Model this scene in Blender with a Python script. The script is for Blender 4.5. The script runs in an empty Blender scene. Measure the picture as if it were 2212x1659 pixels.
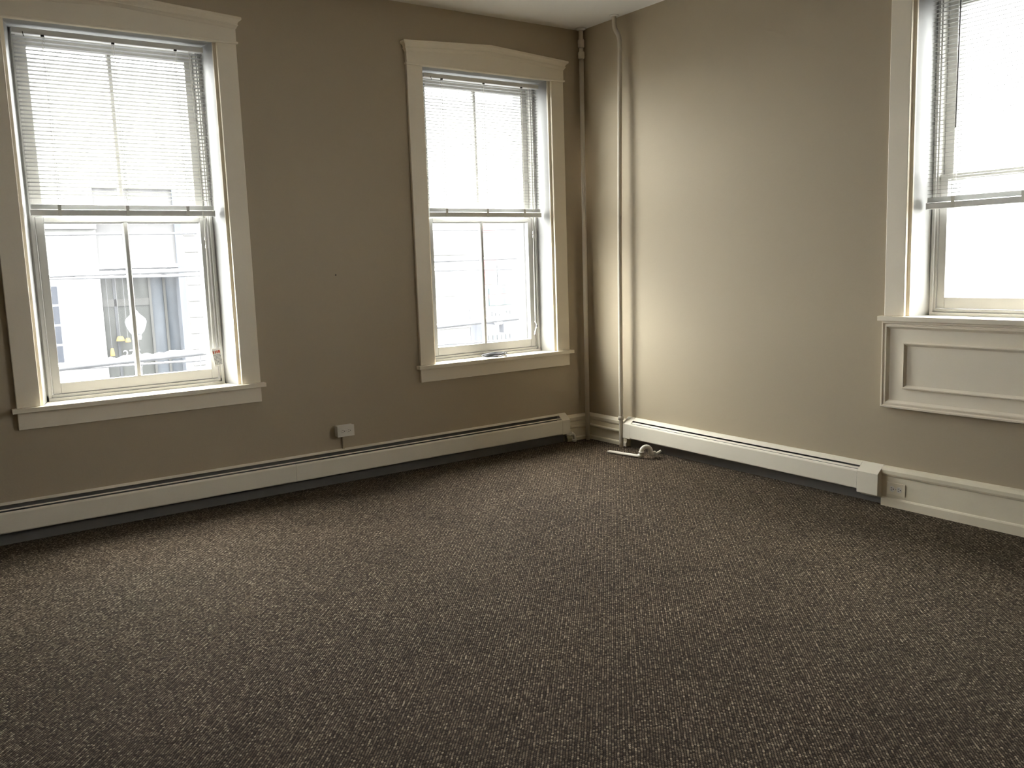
import bpy, bmesh, math, random
from math import radians as RAD, sin, cos, pi
from mathutils import Vector, Matrix, Euler
random.seed(7)
S = bpy.context.scene
COL = S.collection

# ---------------------------------------------------------------- camera
cam_d = bpy.data.cameras.new('camera')
cam = bpy.data.objects.new('camera', cam_d)
COL.objects.link(cam)
S.camera = cam
yaw, pit, rol = 0.616639806, -0.13616485, -0.0339461826
fw = Vector((sin(yaw) * cos(pit), cos(yaw) * cos(pit), sin(pit)))
rt = Vector((cos(yaw), -sin(yaw), 0))
up = rt.cross(fw)
r2 = cos(rol) * rt + sin(rol) * up
u2 = -sin(rol) * rt + cos(rol) * up
M = Matrix((r2, u2, -fw)).transposed().to_4x4()
M.translation = Vector((-4.65915827, -5.49385128, 1.45))
cam.matrix_world = M
cam_d.sensor_width = 36
cam_d.lens = 1897.2 / 2212 * 36
cam_d.clip_start = 0.05
cam_d.clip_end = 300

# ---------------------------------------------------------------- world, exposure
W = bpy.data.worlds.new('overcast_sky')
S.world = W
W.use_nodes = True
nt = W.node_tree
bg = nt.nodes['Background']
# overcast sky: three times as bright overhead as at the horizon
_tc = nt.nodes.new('ShaderNodeTexCoord')
_sx = nt.nodes.new('ShaderNodeSeparateXYZ')
nt.links.new(_tc.outputs['Generated'], _sx.inputs[0])
_mr = nt.nodes.new('ShaderNodeMapRange')
_mr.inputs['From Min'].default_value = 0
_mr.inputs['From Max'].default_value = 1
_mr.inputs['To Min'].default_value = 0.36
_mr.inputs['To Max'].default_value = 1.0
nt.links.new(_sx.outputs['Z'], _mr.inputs['Value'])
_mu = nt.nodes.new('ShaderNodeVectorMath')
_mu.operation = 'SCALE'
_mu.inputs[0].default_value = (1.0, 0.99, 0.97)
nt.links.new(_mr.outputs[0], _mu.inputs['Scale'])
nt.links.new(_mu.outputs[0], bg.inputs['Color'])
bg.inputs['Strength'].default_value = 1.6
S.view_settings.view_transform = 'Standard'
S.view_settings.look = 'None'
S.view_settings.exposure = 5.25
S.view_settings.gamma = 1
S.view_settings.use_curve_mapping = False
try:
    S.cycles.use_denoising = True
    S.cycles.max_bounces = 12
    S.cycles.diffuse_bounces = 8
    S.cycles.transparent_max_bounces = 16
    S.cycles.sample_clamp_indirect = 12
    S.cycles.caustics_reflective = False
    S.cycles.caustics_refractive = False
except Exception:
    pass



# ---------------------------------------------------------------- helpers
class MB:
    def __init__(s):
        s.v, s.f = [], []

    def add(s, vs, fs):
        n = len(s.v)
        s.v += [tuple(p) for p in vs]
        s.f += [tuple(i + n for i in f) for f in fs]
        return s

    def box(s, x0, x1, y0, y1, z0, z1):
        x0, x1 = min(x0, x1), max(x0, x1)
        y0, y1 = min(y0, y1), max(y0, y1)
        z0, z1 = min(z0, z1), max(z0, z1)
        return s.add([(x0, y0, z0), (x1, y0, z0), (x1, y1, z0), (x0, y1, z0),
                      (x0, y0, z1), (x1, y0, z1), (x1, y1, z1), (x0, y1, z1)],
                     [(0, 3, 2, 1), (4, 5, 6, 7), (0, 1, 5, 4), (1, 2, 6, 5), (2, 3, 7, 6), (3, 0, 4, 7)])

    def prism(s, poly, a0, a1, axis='x'):
        # poly: closed outline in the plane across the axis
        n = len(poly)
        def P(a, p):
            return {'x': (a, p[0], p[1]), 'y': (p[0], a, p[1]), 'z': (p[0], p[1], a)}[axis]
        vs = [P(a0, p) for p in poly] + [P(a1, p) for p in poly]
        fs = [tuple(range(n))[::-1], tuple(range(n, 2 * n))]
        fs += [(i, (i + 1) % n, n + (i + 1) % n, n + i) for i in range(n)]
        return s.add(vs, fs)

    def tube(s, path, r, n=12, caps=True):
        path = [Vector(p) for p in path]
        rr = r if isinstance(r, (list, tuple)) else [r] * len(path)
        t0 = (path[1] - path[0]).normalized()
        ref = Vector((0, 0, 1)) if abs(t0.z) < 0.9 else Vector((1, 0, 0))
        side = t0.cross(ref).normalized()
        vs, fs = [], []
        for i, p in enumerate(path):
            a = path[max(i - 1, 0)]
            b = path[min(i + 1, len(path) - 1)]
            t = (b - a).normalized()
            side = (side - t * side.dot(t)).normalized()
            w = t.cross(side)
            for k in range(n):
                an = 2 * pi * k / n
                vs.append(p + (side * cos(an) + w * sin(an)) * rr[i])
        for i in range(len(path) - 1):
            for k in range(n):
                fs.append((i * n + k, i * n + (k + 1) % n, (i + 1) * n + (k + 1) % n, (i + 1) * n + k))
        if caps:
            fs.append(tuple(range(n))[::-1])
            fs.append(tuple(range((len(path) - 1) * n, len(path) * n)))
        return s.add(vs, fs)

    def lathe(s, prof, cx=0, cy=0, n=24):
        vs = [(cx + r * cos(2 * pi * k / n), cy + r * sin(2 * pi * k / n), z) for r, z in prof for k in range(n)]
        fs = [(i * n + k, i * n + (k + 1) % n, (i + 1) * n + (k + 1) % n, (i + 1) * n + k)
              for i in range(len(prof) - 1) for k in range(n)]
        fs.append(tuple(range(n))[::-1])
        fs.append(tuple(range((len(prof) - 1) * n, len(prof) * n)))
        return s.add(vs, fs)

    def build(s, name, mat, parent=None, bevel=0, smooth=False, seg=2):
        me = bpy.data.meshes.new(name)
        me.from_pydata(s.v, [], s.f)
        bm = bmesh.new()
        bm.from_mesh(me)
        bmesh.ops.recalc_face_normals(bm, faces=bm.faces)
        bm.to_mesh(me)
        bm.free()
        me.materials.append(mat)
        if smooth:
            for p in me.polygons:
                p.use_smooth = True
        o = bpy.data.objects.new(name, me)
        COL.objects.link(o)
        if parent:
            o.parent = parent
        if bevel:
            b = o.modifiers.new('bevel', 'BEVEL')
            b.width = bevel
            b.segments = seg
            b.limit_method = 'ANGLE'
            b.angle_limit = RAD(35)
            b.harden_normals = False
        return o


def tag(o, label=None, cat=None, group=None, kind=None):
    if label: o['label'] = label
    if cat: o['category'] = cat
    if group: o['group'] = group
    if kind: o['kind'] = kind
    return o


def empty(name, loc=(0, 0, 0), rot=(0, 0, 0)):
    o = bpy.data.objects.new(name, None)
    o.empty_display_size = 0.1
    o.location = loc
    o.rotation_euler = rot
    COL.objects.link(o)
    return o


def arc(c, r, a0, a1, n, f):
    return [f(c, r, RAD(a0 + (a1 - a0) * i / n)) for i in range(n + 1)]


def smooth_path(pts, per=8):
    # Catmull-Rom through the points
    P = [Vector(p) for p in pts]
    P = [P[0] * 2 - P[1]] + P + [P[-1] * 2 - P[-2]]
    out = []
    for i in range(1, len(P) - 2):
        a, b, c, d = P[i - 1], P[i], P[i + 1], P[i + 2]
        for k in range(per):
            t = k / per
            out.append(0.5 * ((2 * b) + (c - a) * t + (2 * a - 5 * b + 4 * c - d) * t * t + (3 * b - a - 3 * c + d) * t ** 3))
    out.append(P[-2])
    return out


# ---------------------------------------------------------------- materials
def mat(name, col, rough=0.5, spec=0.5, metal=0, noise=0.0, nscale=8, bump=0.0, bscale=120, emit=None):
    m = bpy.data.materials.new(name)
    m.use_nodes = True
    t = m.node_tree
    b = t.nodes['Principled BSDF']
    b.inputs['Base Color'].default_value = (*col, 1)
    b.inputs['Roughness'].default_value = rough
    b.inputs['Specular IOR Level'].default_value = spec
    b.inputs['Metallic'].default_value = metal
    if emit:
        b.inputs['Emission Color'].default_value = (*emit[0], 1)
        b.inputs['Emission Strength'].default_value = emit[1]
    tc = t.nodes.new('ShaderNodeTexCoord')
    if noise:
        n = t.nodes.new('ShaderNodeTexNoise')
        n.inputs['Scale'].default_value = nscale
        n.inputs['Detail'].default_value = 5
        t.links.new(tc.outputs['Object'], n.inputs['Vector'])
        mx = t.nodes.new('ShaderNodeMix')
        mx.data_type = 'RGBA'
        mx.inputs[6].default_value = (*[c * (1 - noise) for c in col], 1)
        mx.inputs[7].default_value = (*[min(1, c * (1 + noise)) for c in col], 1)
        t.links.new(n.outputs['Fac'], mx.inputs[0])
        t.links.new(mx.outputs[2], b.inputs['Base Color'])
    if bump:
        n2 = t.nodes.new('ShaderNodeTexNoise')
        n2.inputs['Scale'].default_value = bscale
        n2.inputs['Detail'].default_value = 3
        t.links.new(tc.outputs['Object'], n2.inputs['Vector'])
        bp = t.nodes.new('ShaderNodeBump')
        bp.inputs['Strength'].default_value = bump
        bp.inputs['Distance'].default_value = 0.002
        t.links.new(n2.outputs['Fac'], bp.inputs['Height'])
        t.links.new(bp.outputs['Normal'], b.inputs['Normal'])
    return m


M_wall = mat('greige_wall_paint', (0.465, 0.393, 0.28), 0.62, 0.3, noise=0.035, nscale=1.6, bump=0.25, bscale=90)
M_ceil = mat('white_ceiling_paint', (0.84, 0.82, 0.78), 0.8, 0.2, noise=0.03, nscale=3, bump=0.3, bscale=60)
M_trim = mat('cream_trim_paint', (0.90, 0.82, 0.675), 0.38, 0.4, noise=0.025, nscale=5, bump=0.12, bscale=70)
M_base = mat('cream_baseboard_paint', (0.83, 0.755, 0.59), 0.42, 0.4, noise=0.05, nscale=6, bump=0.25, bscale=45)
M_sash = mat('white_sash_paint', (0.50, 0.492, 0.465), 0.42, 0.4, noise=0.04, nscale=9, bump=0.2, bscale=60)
M_jamb = mat('trim_paint_light_toned', (0.50, 0.502, 0.495), 0.42, 0.4, noise=0.02, nscale=5, bump=0.1, bscale=60)  # same paint as the trim, its colour greyed for the window light
M_outer = mat('weathered_outer_casing', (0.20, 0.205, 0.21), 0.6, 0.2, noise=0.1, nscale=9)
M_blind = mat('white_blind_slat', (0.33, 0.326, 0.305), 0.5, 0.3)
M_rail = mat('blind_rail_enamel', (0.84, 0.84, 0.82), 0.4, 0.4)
M_cord = mat('white_cord', (0.86, 0.85, 0.80), 0.7, 0.2)
M_wand = mat('grey_wand_plastic', (0.30, 0.30, 0.30), 0.3, 0.5)
M_clip = mat('dark_clip', (0.05, 0.05, 0.045), 0.5, 0.3)
M_heat = mat('heater_enamel', (0.87, 0.81, 0.68), 0.33, 0.5, noise=0.03, nscale=4)
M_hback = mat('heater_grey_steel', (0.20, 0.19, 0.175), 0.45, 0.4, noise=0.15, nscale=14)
M_hdark = mat('heater_dark_fins', (0.035, 0.032, 0.03), 0.6, 0.3)
M_copper = mat('heater_tube', (0.42, 0.40, 0.37), 0.3, 0.5, metal=0.8)
M_pipe = mat('painted_pipe', (0.62, 0.56, 0.46), 0.45, 0.4, noise=0.04, nscale=9, bump=0.2, bscale=60)
M_pipew = mat('white_painted_pipe', (0.80, 0.75, 0.64), 0.45, 0.4, noise=0.05, nscale=20, bump=0.3, bscale=80)
M_outlet = mat('outlet_plastic', (0.80, 0.765, 0.69), 0.35, 0.5)
M_slot = mat('outlet_slot', (0.015, 0.013, 0.012), 0.6, 0.2)
M_black = mat('black_cable_rubber', (0.02, 0.021, 0.025), 0.4, 0.5)
M_wire = mat('grey_wire', (0.35, 0.32, 0.28), 0.5, 0.4)
M_tag = mat('white_tag_paper', (0.80, 0.79, 0.76), 0.6, 0.3)
M_tagred = mat('red_print', (0.55, 0.09, 0.04), 0.6, 0.3)
M_tagblk = mat('grey_print', (0.22, 0.22, 0.24), 0.6, 0.3)
M_snow = mat('snow', (0.90, 0.91, 0.93), 0.7, 0.2, bump=0.5, bscale=12)
M_street = mat('wet_asphalt_slush', (0.12, 0.12, 0.125), 0.6, 0.3, noise=0.25, nscale=0.6)
M_ext = mat('exterior_brick', (0.45, 0.42, 0.40), 0.8, 0.2, noise=0.1, nscale=6)
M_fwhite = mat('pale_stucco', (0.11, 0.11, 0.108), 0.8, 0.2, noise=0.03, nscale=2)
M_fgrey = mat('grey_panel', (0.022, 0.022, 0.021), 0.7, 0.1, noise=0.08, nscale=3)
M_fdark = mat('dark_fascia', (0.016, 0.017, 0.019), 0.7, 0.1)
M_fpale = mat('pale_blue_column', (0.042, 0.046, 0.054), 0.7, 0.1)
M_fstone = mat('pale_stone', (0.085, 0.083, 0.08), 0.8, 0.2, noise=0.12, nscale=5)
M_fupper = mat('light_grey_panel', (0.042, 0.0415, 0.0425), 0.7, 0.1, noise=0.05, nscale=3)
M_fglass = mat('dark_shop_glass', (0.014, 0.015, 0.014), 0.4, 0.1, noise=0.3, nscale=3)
M_fcurt = mat('blue_grey_curtain', (0.015, 0.018, 0.022), 0.7, 0.1, noise=0.3, nscale=4)
M_fpane = mat('window_pane_grey', (0.014, 0.016, 0.021), 0.4, 0.1)
M_fwhite2 = mat('white_frame', (0.06, 0.062, 0.07), 0.6, 0.3)
M_digit = mat('white_number_vinyl', (0.12, 0.12, 0.13), 0.5, 0.3)
M_red = mat('red_painted_panel', (0.25, 0.032, 0.032), 0.6, 0.3)
M_teal = mat('teal_signboard', (0.026, 0.042, 0.045), 0.6, 0.3)
M_blueg = mat('blue_grey_window', (0.032, 0.037, 0.043), 0.3, 0.4)
M_pink = mat('faded_red_band', (0.060, 0.037, 0.037), 0.6, 0.3)
M_teal2 = mat('pale_teal_front', (0.048, 0.060, 0.062), 0.5, 0.3, noise=0.3, nscale=6)
M_lav = mat('lavender_grey_front', (0.033, 0.035, 0.042), 0.6, 0.3, noise=0.3, nscale=9)
M_shade = mat('lit_amber_shade', (0.02, 0.014, 0.006), 0.6, 0.1, emit=((1.0, 0.66, 0.22), 0.034))
M_globe = mat('white_lamp_globe', (0.075, 0.077, 0.082), 0.3, 0.4)
M_post = mat('lamp_post_iron', (0.03, 0.03, 0.032), 0.5, 0.4)
M_cable = mat('overhead_cable', (0.022, 0.023, 0.026), 0.6, 0.3)


def glass_mat():
    # clear window glass with a film of dust: mostly see-through, a faint reflection, a thin scattering film
    m = bpy.data.materials.new('dusty_window_glass')
    m.use_nodes = True
    t = m.node_tree
    t.nodes.clear()
    out = t.nodes.new('ShaderNodeOutputMaterial')
    tr = t.nodes.new('ShaderNodeBsdfTransparent')
    tr.inputs['Color'].default_value = (0.95, 0.965, 0.96, 1)
    gl = t.nodes.new('ShaderNodeBsdfGlossy')
    gl.inputs['Roughness'].default_value = 0.02
    tl = t.nodes.new('ShaderNodeBsdfTranslucent')
    tl.inputs['Color'].default_value = (0.85, 0.86, 0.88, 1)
    lw = t.nodes.new('ShaderNodeLayerWeight')
    lw.inputs['Blend'].default_value = 0.5
    pw = t.nodes.new('ShaderNodeMath')
    pw.operation = 'POWER'
    pw.inputs[1].default_value = 5
    ma = t.nodes.new('ShaderNodeMath')
    ma.operation = 'MULTIPLY_ADD'
    ma.inputs[1].default_value = 0.96
    ma.inputs[2].default_value = 0.04
    t.links.new(lw.outputs['Facing'], pw.inputs[0])
    t.links.new(pw.outputs[0], ma.inputs[0])
    mx = t.nodes.new('ShaderNodeMixShader')
    t.links.new(ma.outputs[0], mx.inputs['Fac'])
    t.links.new(tr.outputs[0], mx.inputs[1])
    t.links.new(gl.outputs[0], mx.inputs[2])
    tc = t.nodes.new('ShaderNodeTexCoord')
    mp = t.nodes.new('ShaderNodeMapping')
    mp.inputs['Scale'].default_value = (14, 14, 1.6)
    n = t.nodes.new('ShaderNodeTexNoise')
    n.inputs['Scale'].default_value = 1.0
    n.inputs['Detail'].default_value = 6
    t.links.new(tc.outputs['Object'], mp.inputs['Vector'])
    t.links.new(mp.outputs[0], n.inputs['Vector'])
    mr = t.nodes.new('ShaderNodeMapRange')
    mr.inputs['From Min'].default_value = 0.35
    mr.inputs['From Max'].default_value = 0.7
    mr.inputs['To Min'].default_value = 0.003
    mr.inputs['To Max'].default_value = 0.013
    t.links.new(n.outputs['Fac'], mr.inputs['Value'])
    m2 = t.nodes.new('ShaderNodeMixShader')
    t.links.new(mr.outputs[0], m2.inputs['Fac'])
    t.links.new(mx.outputs[0], m2.inputs[1])
    t.links.new(tl.outputs[0], m2.inputs[2])
    t.links.new(m2.outputs[0], out.inputs['Surface'])
    return m


M_glass = glass_mat()


def carpet_mat():
    # looped pile: offset rows of loops running diagonally to the walls, flecked yarn colours
    m = bpy.data.materials.new('brown_loop_carpet')
    m.use_nodes = True
    t = m.node_tree
    L = t.links.new
    b = t.nodes['Principled BSDF']
    b.inputs['Roughness'].default_value = 0.9
    b.inputs['Specular IOR Level'].default_value = 0.12

    def N(kind, **kw):
        n = t.nodes.new(kind)
        for k, v in kw.items():
            setattr(n, k, v)
        return n

    def math_(op, a, bb=None, c=None):
        n = N('ShaderNodeMath', operation=op)
        for i, x in enumerate((a, bb, c)):
            if x is None: continue
            if isinstance(x, (int, float)):
                n.inputs[i].default_value = x
            else:
                L(x, n.inputs[i])
        return n.outputs[0]

    tc = N('ShaderNodeTexCoord')
    wob = N('ShaderNodeTexNoise')
    wob.inputs['Scale'].default_value = 26
    wob.inputs['Detail'].default_value = 2
    L(tc.outputs['Object'], wob.inputs['Vector'])
    wv = N('ShaderNodeVectorMath', operation='SUBTRACT')
    L(wob.outputs['Color'], wv.inputs[0])
    wv.inputs[1].default_value = (0.5, 0.5, 0.5)
    ws = N('ShaderNodeVectorMath', operation='SCALE')
    L(wv.outputs[0], ws.inputs[0])
    ws.inputs['Scale'].default_value = 0.008
    wa = N('ShaderNodeVectorMath', operation='ADD')
    L(tc.outputs['Object'], wa.inputs[0])
    L(ws.outputs[0], wa.inputs[1])
    mp = N('ShaderNodeMapping')
    mp.inputs['Rotation'].default_value = (0, 0, RAD(42))
    L(wa.outputs[0], mp.inputs['Vector'])
    sp = N('ShaderNodeSeparateXYZ')
    L(mp.outputs[0], sp.inputs[0])
    u = math_('MULTIPLY', sp.outputs['X'], 1 / 0.0085)
    v = math_('MULTIPLY', sp.outputs['Y'], 1 / 0.0098)
    row = math_('FLOOR', u)
    off = math_('MULTIPLY', math_('FLOORED_MODULO', row, 2.0), 0.5)
    v2 = math_('ADD', v, off)
    cu = math_('SUBTRACT', math_('FRACT', u), 0.5)
    cv = math_('SUBTRACT', math_('FRACT', v2), 0.5)
    d2 = math_('ADD', math_('MULTIPLY', math_('MULTIPLY', cu, cu), 1.35), math_('MULTIPLY', math_('MULTIPLY', cv, cv), 0.85))
    h = math_('MAXIMUM', math_('SUBTRACT', 1.0, math_('MULTIPLY', d2, 3.4)), 0.0)
    cx = N('ShaderNodeCombineXYZ')
    L(row, cx.inputs[0])
    L(math_('FLOOR', v2), cx.inputs[1])
    wn = N('ShaderNodeTexWhiteNoise', noise_dimensions='3D')
    L(cx.outputs[0], wn.inputs['Vector'])
    # yarn colours
    cr = N('ShaderNodeValToRGB')
    e = cr.color_ramp.elements
    e[0].position, e[0].color = 0.0, (0.052, 0.035, 0.023, 1)
    e[1].position, e[1].color = 1.0, (0.42, 0.335, 0.24, 1)
    for pos, c in ((0.25, (0.098, 0.071, 0.048, 1)), (0.6, (0.165, 0.125, 0.086, 1)), (0.85, (0.225, 0.174, 0.122, 1))):
        x = e.new(pos)
        x.color = c
    L(wn.outputs['Value'], cr.inputs['Fac'])
    backing_shade = N('ShaderNodeMix', data_type='RGBA')
    backing_shade.inputs[6].default_value = (0.024, 0.016, 0.010, 1)  # dark backing colour in the gaps also paints in the shade between loops
    L(cr.outputs['Color'], backing_shade.inputs[7])
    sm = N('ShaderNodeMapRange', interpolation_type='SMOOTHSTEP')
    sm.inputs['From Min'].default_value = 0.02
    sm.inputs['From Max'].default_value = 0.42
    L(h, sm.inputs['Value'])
    L(sm.outputs[0], backing_shade.inputs[0])
    # worn / soiled patches
    big = N('ShaderNodeTexNoise')
    big.inputs['Scale'].default_value = 2.2
    big.inputs['Detail'].default_value = 5
    L(tc.outputs['Object'], big.inputs['Vector'])
    br = N('ShaderNodeMapRange')
    br.inputs['From Min'].default_value = 0.3
    br.inputs['From Max'].default_value = 0.7
    br.inputs['To Min'].default_value = 0.88
    br.inputs['To Max'].default_value = 1.1
    L(big.outputs['Fac'], br.inputs['Value'])
    mul = N('ShaderNodeVectorMath', operation='SCALE')
    L(backing_shade.outputs[2], mul.inputs[0])
    L(br.outputs[0], mul.inputs['Scale'])
    # every second row is a darker yarn
    par = N('ShaderNodeVectorMath', operation='SCALE')
    L(mul.outputs[0], par.inputs[0])
    L(math_('SUBTRACT', 1.12, math_('MULTIPLY', math_('FLOORED_MODULO', row, 2.0), 0.38)), par.inputs['Scale'])
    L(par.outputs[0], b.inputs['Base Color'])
    fib = N('ShaderNodeTexNoise')
    fib.inputs['Scale'].default_value = 600
    L(tc.outputs['Object'], fib.inputs['Vector'])
    hh = math_('ADD', h, math_('MULTIPLY', fib.outputs['Fac'], 0.25))
    hh = math_('ADD', hh, math_('MULTIPLY', wn.outputs['Value'], 0.5))
    bp = N('ShaderNodeBump')
    bp.inputs['Strength'].default_value = 0.9
    bp.inputs['Distance'].default_value = 0.0035
    L(hh, bp.inputs['Height'])
    L(bp.outputs['Normal'], b.inputs['Normal'])
    return m


M_carpet = carpet_mat()

# ---------------------------------------------------------------- room shell
CEIL = 3.233
X0, Y0 = -8.0, -11.0            # far limits of the room, behind the camera
TH = 0.30                      # wall thickness


def floor_z(x, y):
    # old floor: settles a little towards the street wall on the right
    a = min(max(-y - 0.3, 0), 4.0) * 0.0085
    return -a * min(max(1 + x / 3.2, 0), 1)


b = MB()
NX, NY = 40, 55
for j in range(NY + 1):
    for i in range(NX + 1):
        x = X0 - 0.1 + (0.12 - X0 + 0.1) * i / NX
        y = Y0 - 0.1 + (0.12 - Y0 + 0.1) * j / NY
        b.v.append((x, y, floor_z(x, y)))
for j in range(NY):
    for i in range(NX):
        k = j * (NX + 1) + i
        b.f.append((k, k + 1, k + NX + 2, k + NX + 1))
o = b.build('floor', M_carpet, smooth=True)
tag(o, 'dark brown speckled loop carpet covering the whole floor', 'floor', kind='structure')
b = MB().box(X0 - TH, TH, Y0 - TH, TH, -0.30, -0.12)
o = b.build('trim_1', M_ext)
tag(o, 'boards lying under the carpet', 'subfloor', kind='structure')
o = MB().box(X0 - TH, TH, Y0 - TH, TH, CEIL, CEIL + 0.2).build('ceiling', M_ceil)
tag(o, 'white plaster ceiling above the room corner', 'ceiling', kind='structure')

HOLE = 0.60                    # half width of each rough opening
WINS = [  # name, centre along the wall, wall, sill height, lower end of the blind, meeting rail height
    dict(n='window_1', c=-3.433, wall='L', zs=0.751, zt=2.8265, meet=1.80),
    dict(n='window_2', c=-0.886, wall='L', zs=0.747, zt=2.8265, meet=1.80),
    dict(n='window_3', c=3.330, wall='R', zs=1.083, zt=2.8265, meet=1.855),
]


def wall_mesh(a0, a1, holes, z0, z1):
    # wall in local coordinates: along x, thickness 0..TH in y, with rectangular openings
    b = MB()
    xs = a0
    for (h0, h1, hz0, hz1) in sorted(holes):
        b.box(xs, h0, 0, TH, z0, z1)
        b.box(h0, h1, 0, TH, z0, hz0)
        b.box(h0, h1, 0, TH, hz1, z1)
        xs = h1
    b.box(xs, a1, 0, TH, z0, z1)
    return b


hl = [(w['c'] - HOLE, w['c'] + HOLE, w['zs'] - 0.02, w['zt'] + 0.03) for w in WINS if w['wall'] == 'L']
o = wall_mesh(X0 - TH, TH, hl, -0.3, CEIL + 0.1).build('wall_left', M_wall)
tag(o, 'greige wall with the two street windows', 'wall', kind='structure')
hr = [(w['c'] - HOLE, w['c'] + HOLE, w['zs'] - 0.02, w['zt'] + 0.03) for w in WINS if w['wall'] == 'R']
o = wall_mesh(0, -Y0 + TH, hr, -0.3, CEIL + 0.1).build('wall_right', M_wall)
o.rotation_euler = (0, 0, -pi / 2)
tag(o, 'greige wall with the panelled window at the right edge', 'wall', kind='structure')
o = MB().box(X0 - TH, TH, Y0 - TH, Y0, -0.3, CEIL + 0.1).build('wall_rear', M_wall)
tag(o, 'greige wall behind the viewpoint', 'wall', kind='structure')
o = MB().box(X0 - TH, X0, Y0, 0, -0.3, CEIL + 0.1).build('wall_side', M_wall)
tag(o, 'greige wall to the left of the viewpoint', 'wall', kind='structure')

# baseboards
BB = [(0, -0.06), (-0.037, -0.06), (-0.037, 0.024), (-0.033, 0.031), (-0.028, 0.034), (-0.028, 0.158), (-0.034, 0.163),
      (-0.037, 0.172), (-0.037, 0.192), (-0.031, 0.200), (-0.024, 0.208), (-0.014, 0.212), (0, 0.213)]
BL = empty('baseboard_left', (0, 0, 0))
tag(BL, 'cream moulded baseboard in the corner below the street windows', 'baseboard', kind='structure')
MB().prism(BB, -0.256, 0.0, 'x').build('board', M_base, BL, bevel=0.0015)
MB().prism(BB, X0, -5.556, 'x').build('board', M_base, BL, bevel=0.0015)
BR = empty('baseboard_right', (0, 0, 0), (0, 0, -pi / 2))
tag(BR, 'cream moulded baseboard along the right wall', 'baseboard', kind='structure')
MB().prism(BB, 0.0, 0.491, 'x').build('board', M_base, BR, bevel=0.0015)
MB().prism(BB, 2.658, -Y0, 'x').build('board', M_base, BR, bevel=0.0015)


# ---------------------------------------------------------------- windows
def loft(b, rows):
    n = len(rows[0])
    vs = [p for r in rows for p in r]
    fs = []
    for i in range(len(rows) - 1):
        for k in range(n - 1):
            fs.append((i * n + k, i * n + k + 1, (i + 1) * n + k + 1, (i + 1) * n + k))
    b.add(vs, fs)


def ring_row(hw, o_, t, z, gable):
    w = hw + o_
    N = 8
    pts = [(-w, 0.0, z)]
    for k in range(2 * N + 1):
        x = -w + w * k / N
        pts.append((x, -t - o_, z + gable * (1 - abs(x) / w)))
    pts.append((w, 0.0, z))
    return pts


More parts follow.
